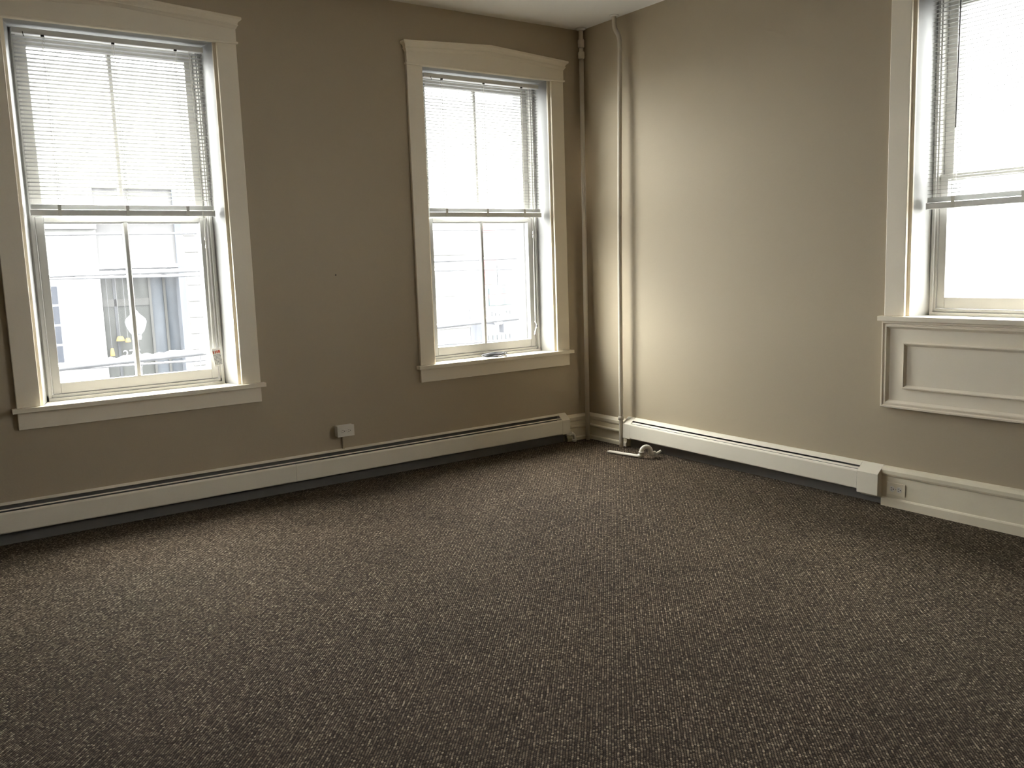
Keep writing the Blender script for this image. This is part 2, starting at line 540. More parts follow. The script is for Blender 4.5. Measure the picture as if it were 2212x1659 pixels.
def make_window(w):
    c, zs, zt, meet = w['c'], w['zs'], w['zt'], w['meet']
    rot = (0, 0, 0) if w['wall'] == 'L' else (0, 0, -pi / 2)
    loc = (c, 0, 0) if w['wall'] == 'L' else (0, -c, 0)
    R = empty(w['n'], loc, rot)
    tag(R, w['label'], 'window', kind='structure')
    HI, HO, T = 0.567, 0.687, 0.022
    for sg in (-1, 1):
        bb = MB().box(sg * HI, sg * HO, -T, 0, zs, zt)
        bb.build('side_casing', M_trim, R, bevel=0.004)
    # header board with a shallow peak, bead below and crown above
    b = MB()
    loft(b, [ring_row(HO, -0.026 + 0.0, 0.026, zt + 0.012, 0), ring_row(HO, 0, 0.026, zt + 0.012, 0), ring_row(HO, 0, 0.026, zt + 0.088, 0.04),
             ring_row(HO, -0.026, 0.026, zt + 0.088, 0.04)])
    b.build('header_board', M_trim, R)
    MB().box(-HO - 0.010, HO + 0.010, -0.036, 0, zt - 0.002, zt + 0.012).build('header_bead', M_trim, R, bevel=0.005, seg=3)
    prof = [(-0.026, 0.0), (0.003, 0.0), (0.006, 0.006), (0.010, 0.014), (0.014, 0.018), (0.014, 0.022), (0.011, 0.025), (0.013, 0.033),
            (0.019, 0.042), (0.026, 0.047), (0.031, 0.050), (0.031, 0.062), (0.028, 0.066), (-0.026, 0.067)]
    b = MB()
    loft(b, [ring_row(HO, o_, 0.026, zt + 0.086 + z, 0.04) for o_, z in prof])
    b.build('crown_moulding', M_trim, R)
    # stool with horns
    b = MB().prism([(-0.712, -0.050), (0.712, -0.050), (0.712, -0.0005), (0.568, -0.0005), (0.568, 0.0018), (0.548, 0.0018), (0.513, 0.142), (-0.513, 0.142), (-0.548, 0.0018), (-0.568, 0.0018), (-0.568, -0.0005), (-0.712, -0.0005)],
                   zs - 0.026, zs, 'z')
    b.build('stool', M_trim, R, bevel=0.004, seg=3)
    if w['n'] != 'window_3':
        MB().box(-HO, HO, -0.020, 0, zs - 0.122, zs - 0.026).build('apron', M_trim, R, bevel=0.002)
    else:
        # raised panel below the stool
        zb, ztp = 0.563, zs - 0.026
        P = MB().box(-HO, HO, -0.020, 0, zb, ztp).build('apron_panel', M_trim, R, bevel=0.002)
        def frame(x0, x1, z0, z1, prof_, nm):
            # picture-frame moulding: profile (inset, projection)
            b_ = MB()
            n = len(prof_)
            rows = []
            for (i_, y_) in prof_:
                rows.append([(x0 + i_, y_, z0 + i_), (x1 - i_, y_, z0 + i_), (x1 - i_, y_, z1 - i_), (x0 + i_, y_, z1 - i_)])
            vs = [p for r in rows for p in r]
            fs = [(i * 4 + k, i * 4 + (k + 1) % 4, (i + 1) * 4 + (k + 1) % 4, (i + 1) * 4 + k) for i in range(n - 1) for k in range(4)]
            b_.add(vs, fs)
            b_.build(nm, M_trim, R)
        frame(-HO - 0.006, HO + 0.006, zb - 0.004, ztp, [(0, 0), (0, -0.032), (0.004, -0.038), (0.012, -0.038), (0.016, -0.031), (0.022, -0.031),
                                                        (0.026, -0.036), (0.032, -0.036), (0.040, -0.026), (0.046, -0.0195)], 'border_moulding')
        frame(-HO + 0.123, HO - 0.123, zb + 0.112, ztp - 0.118, [(0, -0.0195), (0, -0.029), (0.004, -0.034), (0.009, -0.034), (0.014, -0.028), (0.022, -0.0195)], 'inner_moulding')
    # splayed jambs and soffit
    for sg in (-1, 1):
        MB().box(sg * 0.549, sg * 0.585, 0.002, 0.016, zs, zt + 0.004).build('jamb_bead', M_trim, R, bevel=0.003)
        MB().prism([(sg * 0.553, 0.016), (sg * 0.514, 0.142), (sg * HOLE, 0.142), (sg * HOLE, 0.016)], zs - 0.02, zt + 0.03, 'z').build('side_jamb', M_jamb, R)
    MB().prism([(-0.002, zt + 0.008), (0.142, zt - 0.010), (0.142, zt + 0.03), (-0.002, zt + 0.03)], -HOLE, HOLE, 'x').build('head_jamb', M_jamb, R)
    # fixed frame round the sashes
    zb0 = zs + 0.036
    ztop = zt - 0.040
    b = MB()
    for sg in (-1, 1):
        b.box(sg * 0.481, sg * HOLE, 0.142, 0.26, zs - 0.02, zt + 0.03)
        b.box(sg * 0.490, sg * 0.506, 0.130, 0.142, zs, zt - 0.012)
    b.box(-HOLE, HOLE, 0.142, 0.26, zs - 0.02, zb0)
    b.box(-0.506, 0.506, 0.126, 0.142, zs, zs + 0.018)
    b.box(-HOLE, HOLE, 0.142, 0.26, ztop + 0.003, zt + 0.03)
    b.box(-HOLE - 0.02, HOLE + 0.02, 0.26, 0.36, zs - 0.06, zs + 0.0)
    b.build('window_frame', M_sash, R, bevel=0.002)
    b = MB()
    for sg in (-1, 1):
        b.box(sg * 0.470, sg * (HOLE + 0.04), 0.262, 0.36, zs + 0.002, zt + 0.05)
    b.box(-0.470, 0.470, 0.262, 0.36, zt - 0.035, zt + 0.05)
    b.build('outer_casing', M_outer, R, bevel=0.004)

    def sash(nm, z0, z1, y0, y1, brail, trail, stile, mun, hs):
        b_ = MB()
        for sg in (-1, 1):
            b_.box(sg * (hs - stile), sg * hs, y0, y1, z0, z1)
        b_.box(-(hs - stile), hs - stile, y0, y1, z0, z0 + brail)
        b_.box(-(hs - stile), hs - stile, y0, y1, z1 - trail, z1)
        if mun:
            g0, g1 = z0 + brail, z1 - trail
            b_.prism([(-0.015, y0 + 0.014), (-0.009, y0 + 0.003), (0.009, y0 + 0.003), (0.015, y0 + 0.014), (0.015, y1), (-0.015, y1)], g0, g1, 'z')
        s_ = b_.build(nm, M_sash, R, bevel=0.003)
        ym = (y0 + y1) / 2 + 0.004
        b_ = MB()
        hx = hs - stile + 0.004
        if mun:
            b_.box(-hx, -0.012, ym - 0.0015, ym + 0.0015, z0 + brail - 0.004, z1 - trail + 0.004)
            b_.box(0.012, hx, ym - 0.0015, ym + 0.0015, z0 + brail - 0.004, z1 - trail + 0.004)
        else:
            b_.box(-hx, hx, ym - 0.0015, ym + 0.0015, z0 + brail - 0.004, z1 - trail + 0.004)
        b_.build('glass_pane', M_glass, s_)
    mun = w['n'] != 'window_3'
    sash('lower_sash', zb0 + 0.002, meet, 0.152, 0.186, 0.062, 0.028, 0.043, mun, 0.477)
    sash('upper_sash', meet - 0.036, ztop, 0.190, 0.224, 0.030, 0.052, 0.052, mun, 0.479)
    return R


WINS[0]['label'] = 'tall white-trimmed double-hung window at the far left showing the storefront across the street'
WINS[1]['label'] = 'white-trimmed double-hung window nearer the corner with a black cable on its sill'
WINS[2]['label'] = 'blown-out window at the right edge with a moulded panel under its sill'
for w in WINS:
    make_window(w)


# ---------------------------------------------------------------- venetian blinds
def make_blind(w, label, zbot, tilt, cord_u=None, beads=(), wand_u=None, tagkind=None):
    c, zt = w['c'], w['zt']
    rot = (0, 0, 0) if w['wall'] == 'L' else (0, 0, -pi / 2)
    ztop = zt - 0.024
    loc = (c, 0.08, ztop) if w['wall'] == 'L' else (0.08, -c, ztop)
    R = empty('venetian_blind', loc, rot)
    tag(R, label, 'window blind', 'white venetian blinds half lowered in the windows')
    H = 0.507
    # headrail: open channel with a lip
    MB().prism([(-0.020, 0), (0.020, 0), (0.020, -0.028), (-0.020, -0.028), (-0.021, -0.024), (-0.0215, -0.003)], -H, H, 'x').build('headrail', M_rail, R, bevel=0.001)
    # slats
    b = MB()
    zb = zbot - ztop
    z = -0.044
    pitch = 0.0215
    prof = []
    hw = 0.0125
    k = 6
    for i in range(k + 1):
        t = -1 + 2 * i / k
        prof.append((t * hw, 0.0022 * (1 - t * t)))
    rot2 = [(y * cos(tilt) - q * sin(tilt), y * sin(tilt) + q * cos(tilt)) for y, q in prof]

    def slat(zc, rr):
        poly = [(y, zc + q + 0.0003) for y, q in rr] + [(y, zc + q - 0.0004) for y, q in rr[::-1]]
        b.prism(poly, -H + 0.004, H - 0.004, 'x')
    while z > zb + 0.078:
        slat(z, rot2)
        z -= pitch
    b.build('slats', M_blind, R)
    b = MB()
    for q in range(11):
        slat(zb + 0.0365 + q * 0.0025, prof)
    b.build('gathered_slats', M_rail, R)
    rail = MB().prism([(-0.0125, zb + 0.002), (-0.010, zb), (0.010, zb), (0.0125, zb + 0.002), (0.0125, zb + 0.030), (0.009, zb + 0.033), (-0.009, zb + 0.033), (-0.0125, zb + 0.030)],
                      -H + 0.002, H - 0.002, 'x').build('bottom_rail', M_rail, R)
    for sg in (-1, 1):
        MB().box(sg * (H - 0.004), sg * (H + 0.001), -0.0135, 0.0135, zb - 0.001, zb + 0.034).build('end_cap', M_rail, rail)
    for u in (-0.36, 0.0, 0.345):
        b = MB()
        for dy in (-0.0135, 0.0135):
            b.tube([(u, dy, -0.028), (u, dy, zb + 0.034)], 0.0009, 6)
        b.tube([(u + 0.012, 0, -0.028), (u + 0.012, 0, zb + 0.034)], 0.0008, 6)
        b.box(u - 0.008, u + 0.010, -0.0145, -0.0125, zb + 0.0, zb + 0.06)
        b.build('ladder_cord', M_cord, R)
        MB().box(u - 0.007, u + 0.009, -0.0215, -0.010, -0.036, -0.027).build('ladder_clip', M_clip, R, bevel=0.001)
    if cord_u is not None:
        b = MB()
        zl = 0.99 - ztop
        ub = cord_u[1]
        for k, du in enumerate((-0.004, 0.004)):
            b.tube(smooth_path([(cord_u[0] + du, -0.024, -0.026), (cord_u[0] + du * 0.6 + 0.004, -0.025, -0.55), (cord_u[0] + du * 0.3 + 0.008, -0.024, beads[0] - ztop),
                                (cord_u[0] + du * 0.5 + 0.006, -0.022, beads[1] - ztop - 0.2), (ub + du * 0.6, -0.012, zl)], 8), 0.0011, 6)
        cd = b.build('lift_cord', M_cord, R)
        for z_ in beads:
            b = MB().lathe([(0.0015, 0.012), (0.004, 0.008), (0.0065, -0.004), (0.0065, -0.009), (0.002, -0.012)], 0, 0, 10)
            b.v = [(x + cord_u[0] + 0.008, y - 0.024, zz + z_ - ztop) for x, y, zz in b.v]
            b.build('cord_tassel', M_cord, cd, smooth=True)
    # tilt hook or wand
    hk = MB().tube(smooth_path([(-0.455, -0.022, -0.020), (-0.455, -0.028, -0.030), (-0.453, -0.030, -0.040), (-0.450, -0.025, -0.044)], 5), 0.0018, 6)
    hk.build('tilt_hook', M_clip, R)
    if wand_u is not None:
        MB().tube([(wand_u + 0.004, -0.030, -0.030), (wand_u, -0.034, wand_z - ztop)], 0.0042, 8).build('wand', M_wand, R, smooth=True)
    if tagkind:
        u0, z0, z1, flat = tagkind
        if flat:
            T = MB()
            a = 0.10
            T.box(-0.027, 0.027, -0.0005, 0.0005, -0.110, 0.0)
            o_ = T.build('warning_tag', M_tag, R)
            o_.location = (u0, -0.004, z0 - ztop)
            o_.rotation_euler = (0, -0.14, 0.10)
            b = MB()
            for (x0, x1) in ((-0.023, -0.016), (-0.010, -0.004), (0.001, 0.008), (0.012, 0.023)):
                b.box(x0, x1, -0.0012, -0.0004, -0.032, -0.015)
            b.build('red_heading', M_tagred, o_)
            b = MB()
            rnd = random.Random(3)
            for q in range(8):
                zq = -0.040 - q * 0.0085
                x = -0.022
                while x < 0.020:
                    l = rnd.uniform(0.003, 0.010)
                    b.box(x, min(x + l, 0.023), -0.0011, -0.0004, zq - 0.0045, zq)
                    x += l + 0.0025
            b.build('small_print', M_tagblk, o_)
        else:
            b = MB()
            path = smooth_path([(0, 0, 0), (0.010, -0.004, -0.018), (0.020, -0.002, -0.036), (0.008, 0.0, -0.060), (-0.002, 0.004, -0.105)], 6)
            for i in range(len(path) - 1):
                p, q = path[i], path[i + 1]
                b.add([(p.x, p.y, p.z), (q.x, q.y, q.z), (q.x + 0.012, q.y + 0.026, q.z), (p.x + 0.012, p.y + 0.026, p.z)], [(0, 1, 2, 3)])
            o_ = b.build('warning_tag', M_tag, R)
            sd = o_.modifiers.new('thickness', 'SOLIDIFY')
            sd.thickness = 0.0008
            o_.location = (u0, -0.010, z0 - ztop)
            MB().box(0.010, 0.022, -0.006, 0.004, -0.044, -0.026).build('tag_print', M_tagblk, o_)
    return R


wand_z = 2.082
make_blind(WINS[0], 'white venetian blind in the far left window, thicker slats, printed tag on its cord', 1.802, RAD(-8), (0.425, 0.43), (1.666, 1.617),
           tagkind=(0.447, 0.985, 0.88, True))
make_blind(WINS[1], 'white venetian blind in the window beside the corner pipes', 1.803, RAD(1), (0.405, 0.415), (1.684, 1.655),
           tagkind=(0.415, 0.99, 0.88, False))
make_blind(WINS[2], 'washed-out venetian blind in the right edge window with a dark hanging wand', 1.668, RAD(3), None, (), wand_u=-0.346)


# ---------------------------------------------------------------- baseboard heaters
def make_heater(L, name_label, loc, rot, cap0, cap1, seams, group, low1=False, slots=(0.20, 0.56, 0.68, 0.86)):
    tc, t1, t2, t3 = slots
    R = empty('baseboard_heater', loc, rot)
    tag(R, name_label, 'heater', group)
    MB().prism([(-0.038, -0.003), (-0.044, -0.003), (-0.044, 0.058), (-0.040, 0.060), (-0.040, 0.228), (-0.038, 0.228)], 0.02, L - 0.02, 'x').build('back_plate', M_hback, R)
    # sloping top between the wall and the front: cover, slot, damper, slot, panel
    A, B = Vector((-0.052, 0.2365)), Vector((-0.109, 0.190))
    nrm = Vector((B.y - A.y, -(B.x - A.x))).normalized()
    if nrm.y < 0: nrm = -nrm
    def P(t, d=0.0):
        p = A.lerp(B, t) - nrm * d
        return (p.x, p.y)
    MB().prism([(-0.037, 0.2375), P(0), P(tc), P(tc, 0.004), P(tc - 0.03, 0.004), P(tc - 0.03, 0.0012), P(0.02, 0.0012), (-0.037, 0.2363)], cap0 + 0.0005, L - cap1 - 0.0005, 'x') \
        .build('top_cover', M_heat, R, bevel=0.0005)
    MB().prism([P(t1, 0.002), P(t2, 0.002), P(t2, 0.0035), P(t1, 0.0035)], cap0, L - cap1, 'x').build('damper', M_heat, R)
    edges = [cap0] + list(seams) + [L - cap1]
    for i in range(len(edges) - 1):
        MB().prism([P(t3, 0.003), P(t3), P(0.96), (-0.1095, 0.185), (-0.1095, 0.086), (-0.106, 0.080), (-0.096, 0.078),
                    (-0.096, 0.080), (-0.105, 0.083), (-0.1075, 0.087), (-0.1075, 0.184), P(0.93, 0.0015), P(t3 + 0.03, 0.0015), P(t3 + 0.03, 0.003)],
                   edges[i] + 0.0006, edges[i + 1] - 0.0006, 'x').build('front_panel', M_heat, R)
    capp = [(-0.037, 0.062), (-0.104, 0.074), (-0.1105, 0.078), (-0.1105, 0.1900), P(0.97, -0.001), P(0.02, -0.001), (-0.050, 0.2385), (-0.037, 0.2385)]
    MB().prism(capp, 0, cap0, 'x').build('end_cap', M_heat, R, bevel=0.002)
    capq = capp if not low1 else [(-0.037, 0.040), (-0.060, 0.040), (-0.075, 0.050), (-0.1095, 0.062)] + [(-0.1097, 0.1900), P(0.97, -0.0003), P(0.02, -0.0003), (-0.050, 0.2378), (-0.037, 0.2378)]
    MB().prism(capq, L - cap1, L, 'x').build('end_cap', M_heat, R, bevel=0.002)
    # finned element inside
    el = MB().tube([(0.03, -0.075, 0.125), (L - 0.03, -0.075, 0.125)], 0.011, 10).build('heating_tube', M_copper, R, smooth=True)
    b = MB()
    n = int((L - 0.3) / 0.02)
    for i in range(n):
        x = 0.15 + i * (L - 0.3) / n
        b.box(x, x + 0.0012, -0.098, -0.052, 0.095, 0.158)
    b.build('fins', M_hdark, el)
    x = 0.5
    while x < L - 0.3:
        MB().prism([(-0.042, 0.075), (-0.100, 0.080), (-0.100, 0.084), (-0.046, 0.082), (-0.046, 0.186), (-0.102, 0.188), (-0.102, 0.191), (-0.042, 0.191)], x, x + 0.02, 'x').build('bracket', M_hdark, R)
        x += 0.9
    return R


HL = 5.3
xL = -0.255 - HL
make_heater(HL, 'long cream baseboard heater under the two street windows', (xL, 0.037, 0), (0, 0, 0), 0.075, 0.078,
            [-2.57 - xL - 2.4, -2.57 - xL], 'hot water baseboard heaters')
hr_ = make_heater(2.165, 'shorter cream baseboard heater along the right wall', (0.037, -0.492, -0.002), (0, 0.0098, -pi / 2), 0.080, 0.135, [],
                  'hot water baseboard heaters', True, (0.42, 0.58, 0.78, 0.85))

# ---------------------------------------------------------------- pipes
b = MB()
p0, p1 = Vector((-0.076, -0.077, -0.004)), Vector((-0.044, -0.064, CEIL + 0.01))


def along(z):
    t = (z - p0.z) / (p1.z - p0.z)
    return p0.lerp(p1, t)


R = empty('riser_pipe', (p0.x, p0.y, 0))
tag(R, 'painted vertical pipe standing right in the room corner', 'pipe', 'vertical heating pipes')
o = MB().tube([p0, p1], 0.0175, 16).build('pipe', M_pipe, R, smooth=True)
o.location = (-p0.x, -p0.y, 0)
for z0_, z1_ in ((3.150, 3.085), (3.058, 3.005)):
    a, c_ = along(z0_), along(z1_)
    o = MB().tube([a, a.lerp(c_, 0.12), a.lerp(c_, 0.85), c_], [0.021, 0.025, 0.025, 0.019], 16).build('coupling', M_pipe, R, smooth=True)
    o.location = (-p0.x, -p0.y, 0)
a = along(CEIL)
o = MB().lathe([(0.020, -0.016), (0.036, -0.010), (0.040, 0)], a.x, a.y, 20).build('ceiling_collar', M_ceil, R, smooth=True)
o.location = (-p0.x, -p0.y, CEIL)

R = empty('riser_pipe', (-0.072, -0.474, 0))
tag(R, 'painted vertical pipe at the left end of the right heater, bent near the ceiling', 'pipe', 'vertical heating pipes')
pth = smooth_path([(-0.072, -0.474, -0.005), (-0.072, -0.478, 0.3), (-0.072, -0.495, 1.6), (-0.062, -0.515, 2.8), (-0.060, -0.518, 3.00), (-0.060, -0.508, 3.075), (-0.060, -0.476, 3.125),
                   (-0.060, -0.462, 3.165), (-0.060, -0.462, CEIL + 0.01)], 6)
o = MB().tube(pth, 0.0165, 16).build('pipe', M_pipe, R, smooth=True)
o.location = (0.072, 0.474, 0)
o = MB().lathe([(0.018, -0.010), (0.030, -0.007), (0.034, 0)], -0.060, -0.462, 20).build('ceiling_collar', M_ceil, R, smooth=True)
o.location = (0.072, 0.474, CEIL)
o = MB().tube([(-0.072, -0.476, 0.245), (-0.072, -0.4755, 0.215)], 0.0215, 16).build('coupling', M_pipe, R, smooth=True)
o.location = (0.072, 0.474, 0)

# thin pipe along the baseboard through the corner
pth = [(-0.256, -0.040, 0.118), (-0.064, -0.040, 0.118)] + arc((-0.064, -0.064), 0.024, 90, 0, 6, lambda c_, r, a_: (c_[0] + r * cos(a_), c_[1] + r * sin(a_), 0.118)) + [(-0.040, -0.490, 0.114)]
o = MB().tube(pth, 0.0122, 12).build('heating_pipe', M_base, smooth=True)
tag(o, 'thin painted pipe running along the baseboard through the corner between the two heaters', 'pipe')

# elbow at the end of the long heater
R = empty('elbow_pipe', (-0.215, -0.062, 0))
tag(R, 'short white elbow pipe dropping to the carpet at the end of the long heater', 'pipe')
pth = [(-0.29, -0.062, 0.070), (-0.235, -0.062, 0.070)] + arc((-0.235, 0.042), 0.028, 90, 0, 8, lambda c_, r, a_: (c_[0] + r * cos(a_), -0.062, c_[1] + r * sin(a_))) + [(-0.207, -0.062, -0.004)]
o = MB().tube(pth, 0.0125, 14).build('pipe', M_pipew, R, smooth=True)
o.location = (0.215, 0.062, 0)
o = MB().tube([(-0.207, -0.062, 0.024), (-0.207, -0.062, 0.004)], 0.0175, 14).build('fitting', M_pipew, R, smooth=True)
o.location = (0.215, 0.062, 0)
o = MB().tube([(-0.245, -0.062, 0.070), (-0.228, -0.062, 0.069)], 0.0170, 14).build('fitting', M_pipew, R, smooth=True)
o.location = (0.215, 0.062, 0)

# white pipe lying on the carpet with a return bend under the right heater
R = empty('floor_pipe', (-0.24, -0.75, 0))
tag(R, 'white pipe stub lying on the carpet with a return bend under the right wall heater', 'pipe')
zf = 0.0105
lo = lambda o_: setattr(o_, 'location', (0.24, 0.75, 0))
o = MB().tube(smooth_path([(-0.287, -0.575, zf), (-0.272, -0.66, zf), (-0.255, -0.76, zf), (-0.236, -0.858, zf)], 6), 0.0115, 14).build('pipe', M_pipew, R, smooth=True); lo(o)
o = MB().tube([(-0.290, -0.560, zf - 0.001), (-0.287, -0.578, zf)], [0.006, 0.0115], 14).build('crimped_end', M_pipew, R, smooth=True); lo(o)
A, B = Vector((-0.232, -0.868, 0)), Vector((-0.176, -0.905, 0))
mid, hv = (A + B) / 2, (B - A) / 2
Rb = hv.length
zc_ = 0.048
bend = smooth_path([(-0.240, -0.842, 0.0115), (-0.2335, -0.863, 0.018), (A.x, A.y, 0.034)], 5)
bend += [Vector((mid.x - hv.x * cos(a_), mid.y - hv.y * cos(a_), zc_ + Rb * sin(a_))) for a_ in [pi * k / 14 for k in range(15)]]
bend += smooth_path([(B.x, B.y, 0.036), (B.x + 0.006, B.y - 0.002, 0.026), (B.x + 0.028, B.y - 0.007, 0.026)], 5)
o = MB().tube(bend, 0.0165, 16).build('return_bend', M_pipew, R, smooth=True); lo(o)
o = MB().tube([(A.x, A.y, 0.036), (A.x, A.y, 0.050)], 0.0215, 16).build('fitting', M_pipew, R, smooth=True); lo(o)
o = MB().tube([(B.x + 0.020, B.y - 0.006, 0.026), (B.x + 0.036, B.y - 0.009, 0.026)], 0.020, 14).build('fitting', M_pipew, R, smooth=True); lo(o)
o = MB().tube(smooth_path([(B.x + 0.030, B.y - 0.008, 0.026), (B.x + 0.062, B.y - 0.012, 0.028), (B.x + 0.088, B.y - 0.016, 0.040)], 5), 0.009, 10).build('supply_tail', M_pipew, R, smooth=True); lo(o)


# ---------------------------------------------------------------- outlets
def receptacle(R, u, y, z, mslot=True):
    # duplex face lying on its side: raised disc, two blades and a ground hole
    b = MB()
    n = 20
    pts = []
    for k in range(n):
        a_ = 2 * pi * k / n
        pts.append((u + max(-0.0145, min(0.0145, 0.0172 * cos(a_))), z + 0.0172 * sin(a_)))
    b.prism(pts, y, y - 0.0025, 'y')
    f = b.build('receptacle_face', M_outlet, R, bevel=0.0006)
    b = MB()
    b.box(u - 0.007, u + 0.001, y - 0.0030, y - 0.0024, z + 0.0048, z + 0.0072)
    b.box(u - 0.007, u + 0.001, y - 0.0030, y - 0.0024, z - 0.0072, z - 0.0048)
    b.prism([(u + 0.0085 + 0.0030 * cos(2 * pi * k / 10), z + 0.0030 * sin(2 * pi * k / 10)) for k in range(10)], y - 0.0024, y - 0.0030, 'y')
    b.build('slots', M_slot, f)


R = empty('power_outlet', (-2.194, 0, 0.364))
tag(R, 'cream surface-mounted outlet box on the wall between the street windows', 'power outlet', 'twin power outlets')
MB().box(-0.061, 0.061, -0.047, 0, -0.0375, 0.0375).build('box', M_outlet, R, bevel=0.004, seg=3)
MB().box(-0.062, 0.062, -0.051, -0.0465, -0.0385, 0.0385).build('cover_plate', M_outlet, R, bevel=0.002)
for u in (-0.0205, 0.0225):
    receptacle(R, u, -0.0508, 0)
MB().tube([(0, -0.0508, 0), (0, -0.0522, 0)], 0.0025, 10).build('screw', M_copper, R)
MB().box(-0.014, 0.002, -0.013, 0, -0.132, -0.037).build('wire_channel', M_wall, R, bevel=0.002)

R = empty('power_outlet', (-0.028, -2.748, 0.088), (0, 0, -pi / 2))
tag(R, 'cream outlet plate set into the baseboard at the right end of the shorter heater', 'power outlet', 'twin power outlets')
MB().box(-0.058, 0.058, -0.005, 0, -0.0365, 0.0365).build('cover_plate', M_base, R, bevel=0.002)
for u in (-0.0215, 0.0215):
    receptacle(R, u, -0.0045, 0)
MB().tube([(0, -0.0045, 0), (0, -0.0062, 0)], 0.0025, 10).build('screw', M_copper, R)

# nail stub
o = MB().tube([(-2.181, 0.004, 1.414), (-2.181, -0.008, 1.414), (-2.181, -0.009, 1.414)], [0.0025, 0.0025, 0.005], 8).build('nail', M_clip)
tag(o, 'tiny dark nail stub in the wall between the street windows', 'nail')

# ---------------------------------------------------------------- black cable on the sill
ZS = WINS[1]['zs']
R = empty('coiled_cable', (-0.90, 0.035, ZS))
tag(R, 'black cable coiled on the sill of the window nearer the corner', 'cable')
pts = []
rnd = random.Random(11)
for lap in range(5):
    rx = 0.098 + rnd.uniform(-0.012, 0.008)
    ry = 0.036 + rnd.uniform(-0.006, 0.006)
    ox, oy = rnd.uniform(-0.012, 0.012), rnd.uniform(-0.005, 0.005)
    for k in range(14):
        a_ = 2 * pi * k / 14
        z_ = 0.005 + lap * 0.0042 + 0.004 * (1 + cos(a_ * 2 + lap))
        pts.append((ox + rx * cos(a_), oy + ry * sin(a_), z_))
pts += [(0.06, -0.02, 0.026), (0.10, 0.0, 0.03), (0.115, 0.012, 0.024)]
MB().tube(smooth_path(pts, 4), 0.0036, 8).build('coil', M_black, R, smooth=True)
MB().tube([(0.112, 0.010, 0.025), (0.135, 0.024, 0.014)], [0.006, 0.0075], 10).build('plug', M_black, R, smooth=True)
MB().tube(smooth_path([(0.070, -0.030, 0.012), (0.082, -0.040, 0.006), (0.086, -0.048, 0.004)], 5), 0.005, 8).build('connector', M_wire, R, smooth=True)
MB().tube(smooth_path([(-0.085, 0.0, 0.012), (-0.12, -0.018, 0.006), (-0.165, -0.020, 0.0035), (-0.215, 0.010, 0.003), (-0.245, 0.045, 0.004)], 6), 0.0018, 6).build('bare_wire', M_wire, R, smooth=True)

# ---------------------------------------------------------------- the street outside
GZ = -3.4
o = MB().box(-60, 90, -40, 90, GZ - 0.3, GZ).build('street', M_street)
tag(o, 'wet grey street below the windows', 'street', kind='structure')
FY = 18.0


def part(nm, m, R, x0, x1, z0, z1, y0=0.0, y1=0.1, bevel=0):
    # y0 is how far the piece stands out of the facade, y1 how deep it goes in
    return MB().box(x0 - R.location.x, x1 - R.location.x, -y0, y1, z0 - GZ, z1 - GZ).build(nm, m, R, bevel=bevel)


# white building with the numbered shop window
R = empty('shop_building', (0.2, FY, GZ))
tag(R, 'white building across the street with a dark shop window numbered 275', 'building')
BX0, BX1 = -0.26, 1.60
RC = 0.30      # depth of the shop window recess
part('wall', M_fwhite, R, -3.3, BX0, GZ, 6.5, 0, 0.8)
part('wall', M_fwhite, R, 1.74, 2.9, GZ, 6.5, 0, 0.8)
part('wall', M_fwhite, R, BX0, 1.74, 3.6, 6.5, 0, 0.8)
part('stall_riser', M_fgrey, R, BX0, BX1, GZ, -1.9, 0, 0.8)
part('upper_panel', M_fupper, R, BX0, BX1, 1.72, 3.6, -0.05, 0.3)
part('ledge', M_fdark, R, BX0, BX1, 1.48, 1.66, 0.05, 0.3)
sn = MB()
rnd = random.Random(5)
top = []
x = BX0
while x < BX1 + 0.001:
    top.append((x - 0.2, 1.685 - GZ + rnd.uniform(0.0, 0.06)))
    x += 0.093
sn.prism([(BX0 - 0.2, 1.66 - GZ)] + top + [(top[-1][0], 1.66 - GZ)], -0.08, 0.05, 'y')
sn.build('ledge_snow', M_snow, R)
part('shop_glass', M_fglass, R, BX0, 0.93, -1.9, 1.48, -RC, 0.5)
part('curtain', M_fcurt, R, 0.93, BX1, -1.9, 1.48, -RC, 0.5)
part('transom_bar', M_fgrey, R, BX0, 0.93, 0.72, 0.90, -RC + 0.03, RC + 0.01)
part('mullion', M_fdark, R, 0.06, 0.12, -1.9, 1.40, -RC + 0.03, RC + 0.01)
part('mullion', M_fgrey, R, 0.90, 0.96, -1.9, 1.48, -RC + 0.05, RC + 0.01)
part('mullion', M_fgrey, R, 1.26, 1.32, -1.9, 1.48, -RC + 0.05, RC + 0.01)
part('pilaster', M_fpale, R, BX1, 1.76, GZ, 3.6, 0.02, 0.8)
for k in range(14):
    z0_ = -2.6 + k * 0.42
    part('quoin', M_fstone, R, 1.80, 2.12 + 0.12 * (k % 2), z0_, z0_ + 0.40, 0.05, 0.1, bevel=0.02)
# small-paned side window
fr = part('side_window', M_fwhite2, R, -2.60, -1.18, -0.62, 1.36, 0.03, 0.1)
for i in range(3):
    for j in range(4):
        x0_ = -2.56 + i * 0.455
        z0_ = -0.57 + j * 0.475
        o = MB().box(x0_ - 0.2, x0_ + 0.415 - 0.2, -0.034, 0.02, z0_ - GZ, z0_ + 0.42 - GZ).build('pane', M_fpane, fr)
part('cornice', M_fstone, R, -3.3, BX0, 2.62, 2.95, 0.14, 0.1)
fc = bpy.data.curves.new('house_number', 'FONT')
fc.body = '275'
fc.size = 0.30
fc.extrude = 0.004
tmp = bpy.data.objects.new('house_number_text', fc)
COL.objects.link(tmp)
bpy.context.view_layer.update()
me = bpy.data.meshes.new_from_object(tmp)
bpy.data.objects.remove(tmp)
me.materials.clear()
me.materials.append(M_digit)
num = bpy.data.objects.new('house_number', me)
COL.objects.link(num)
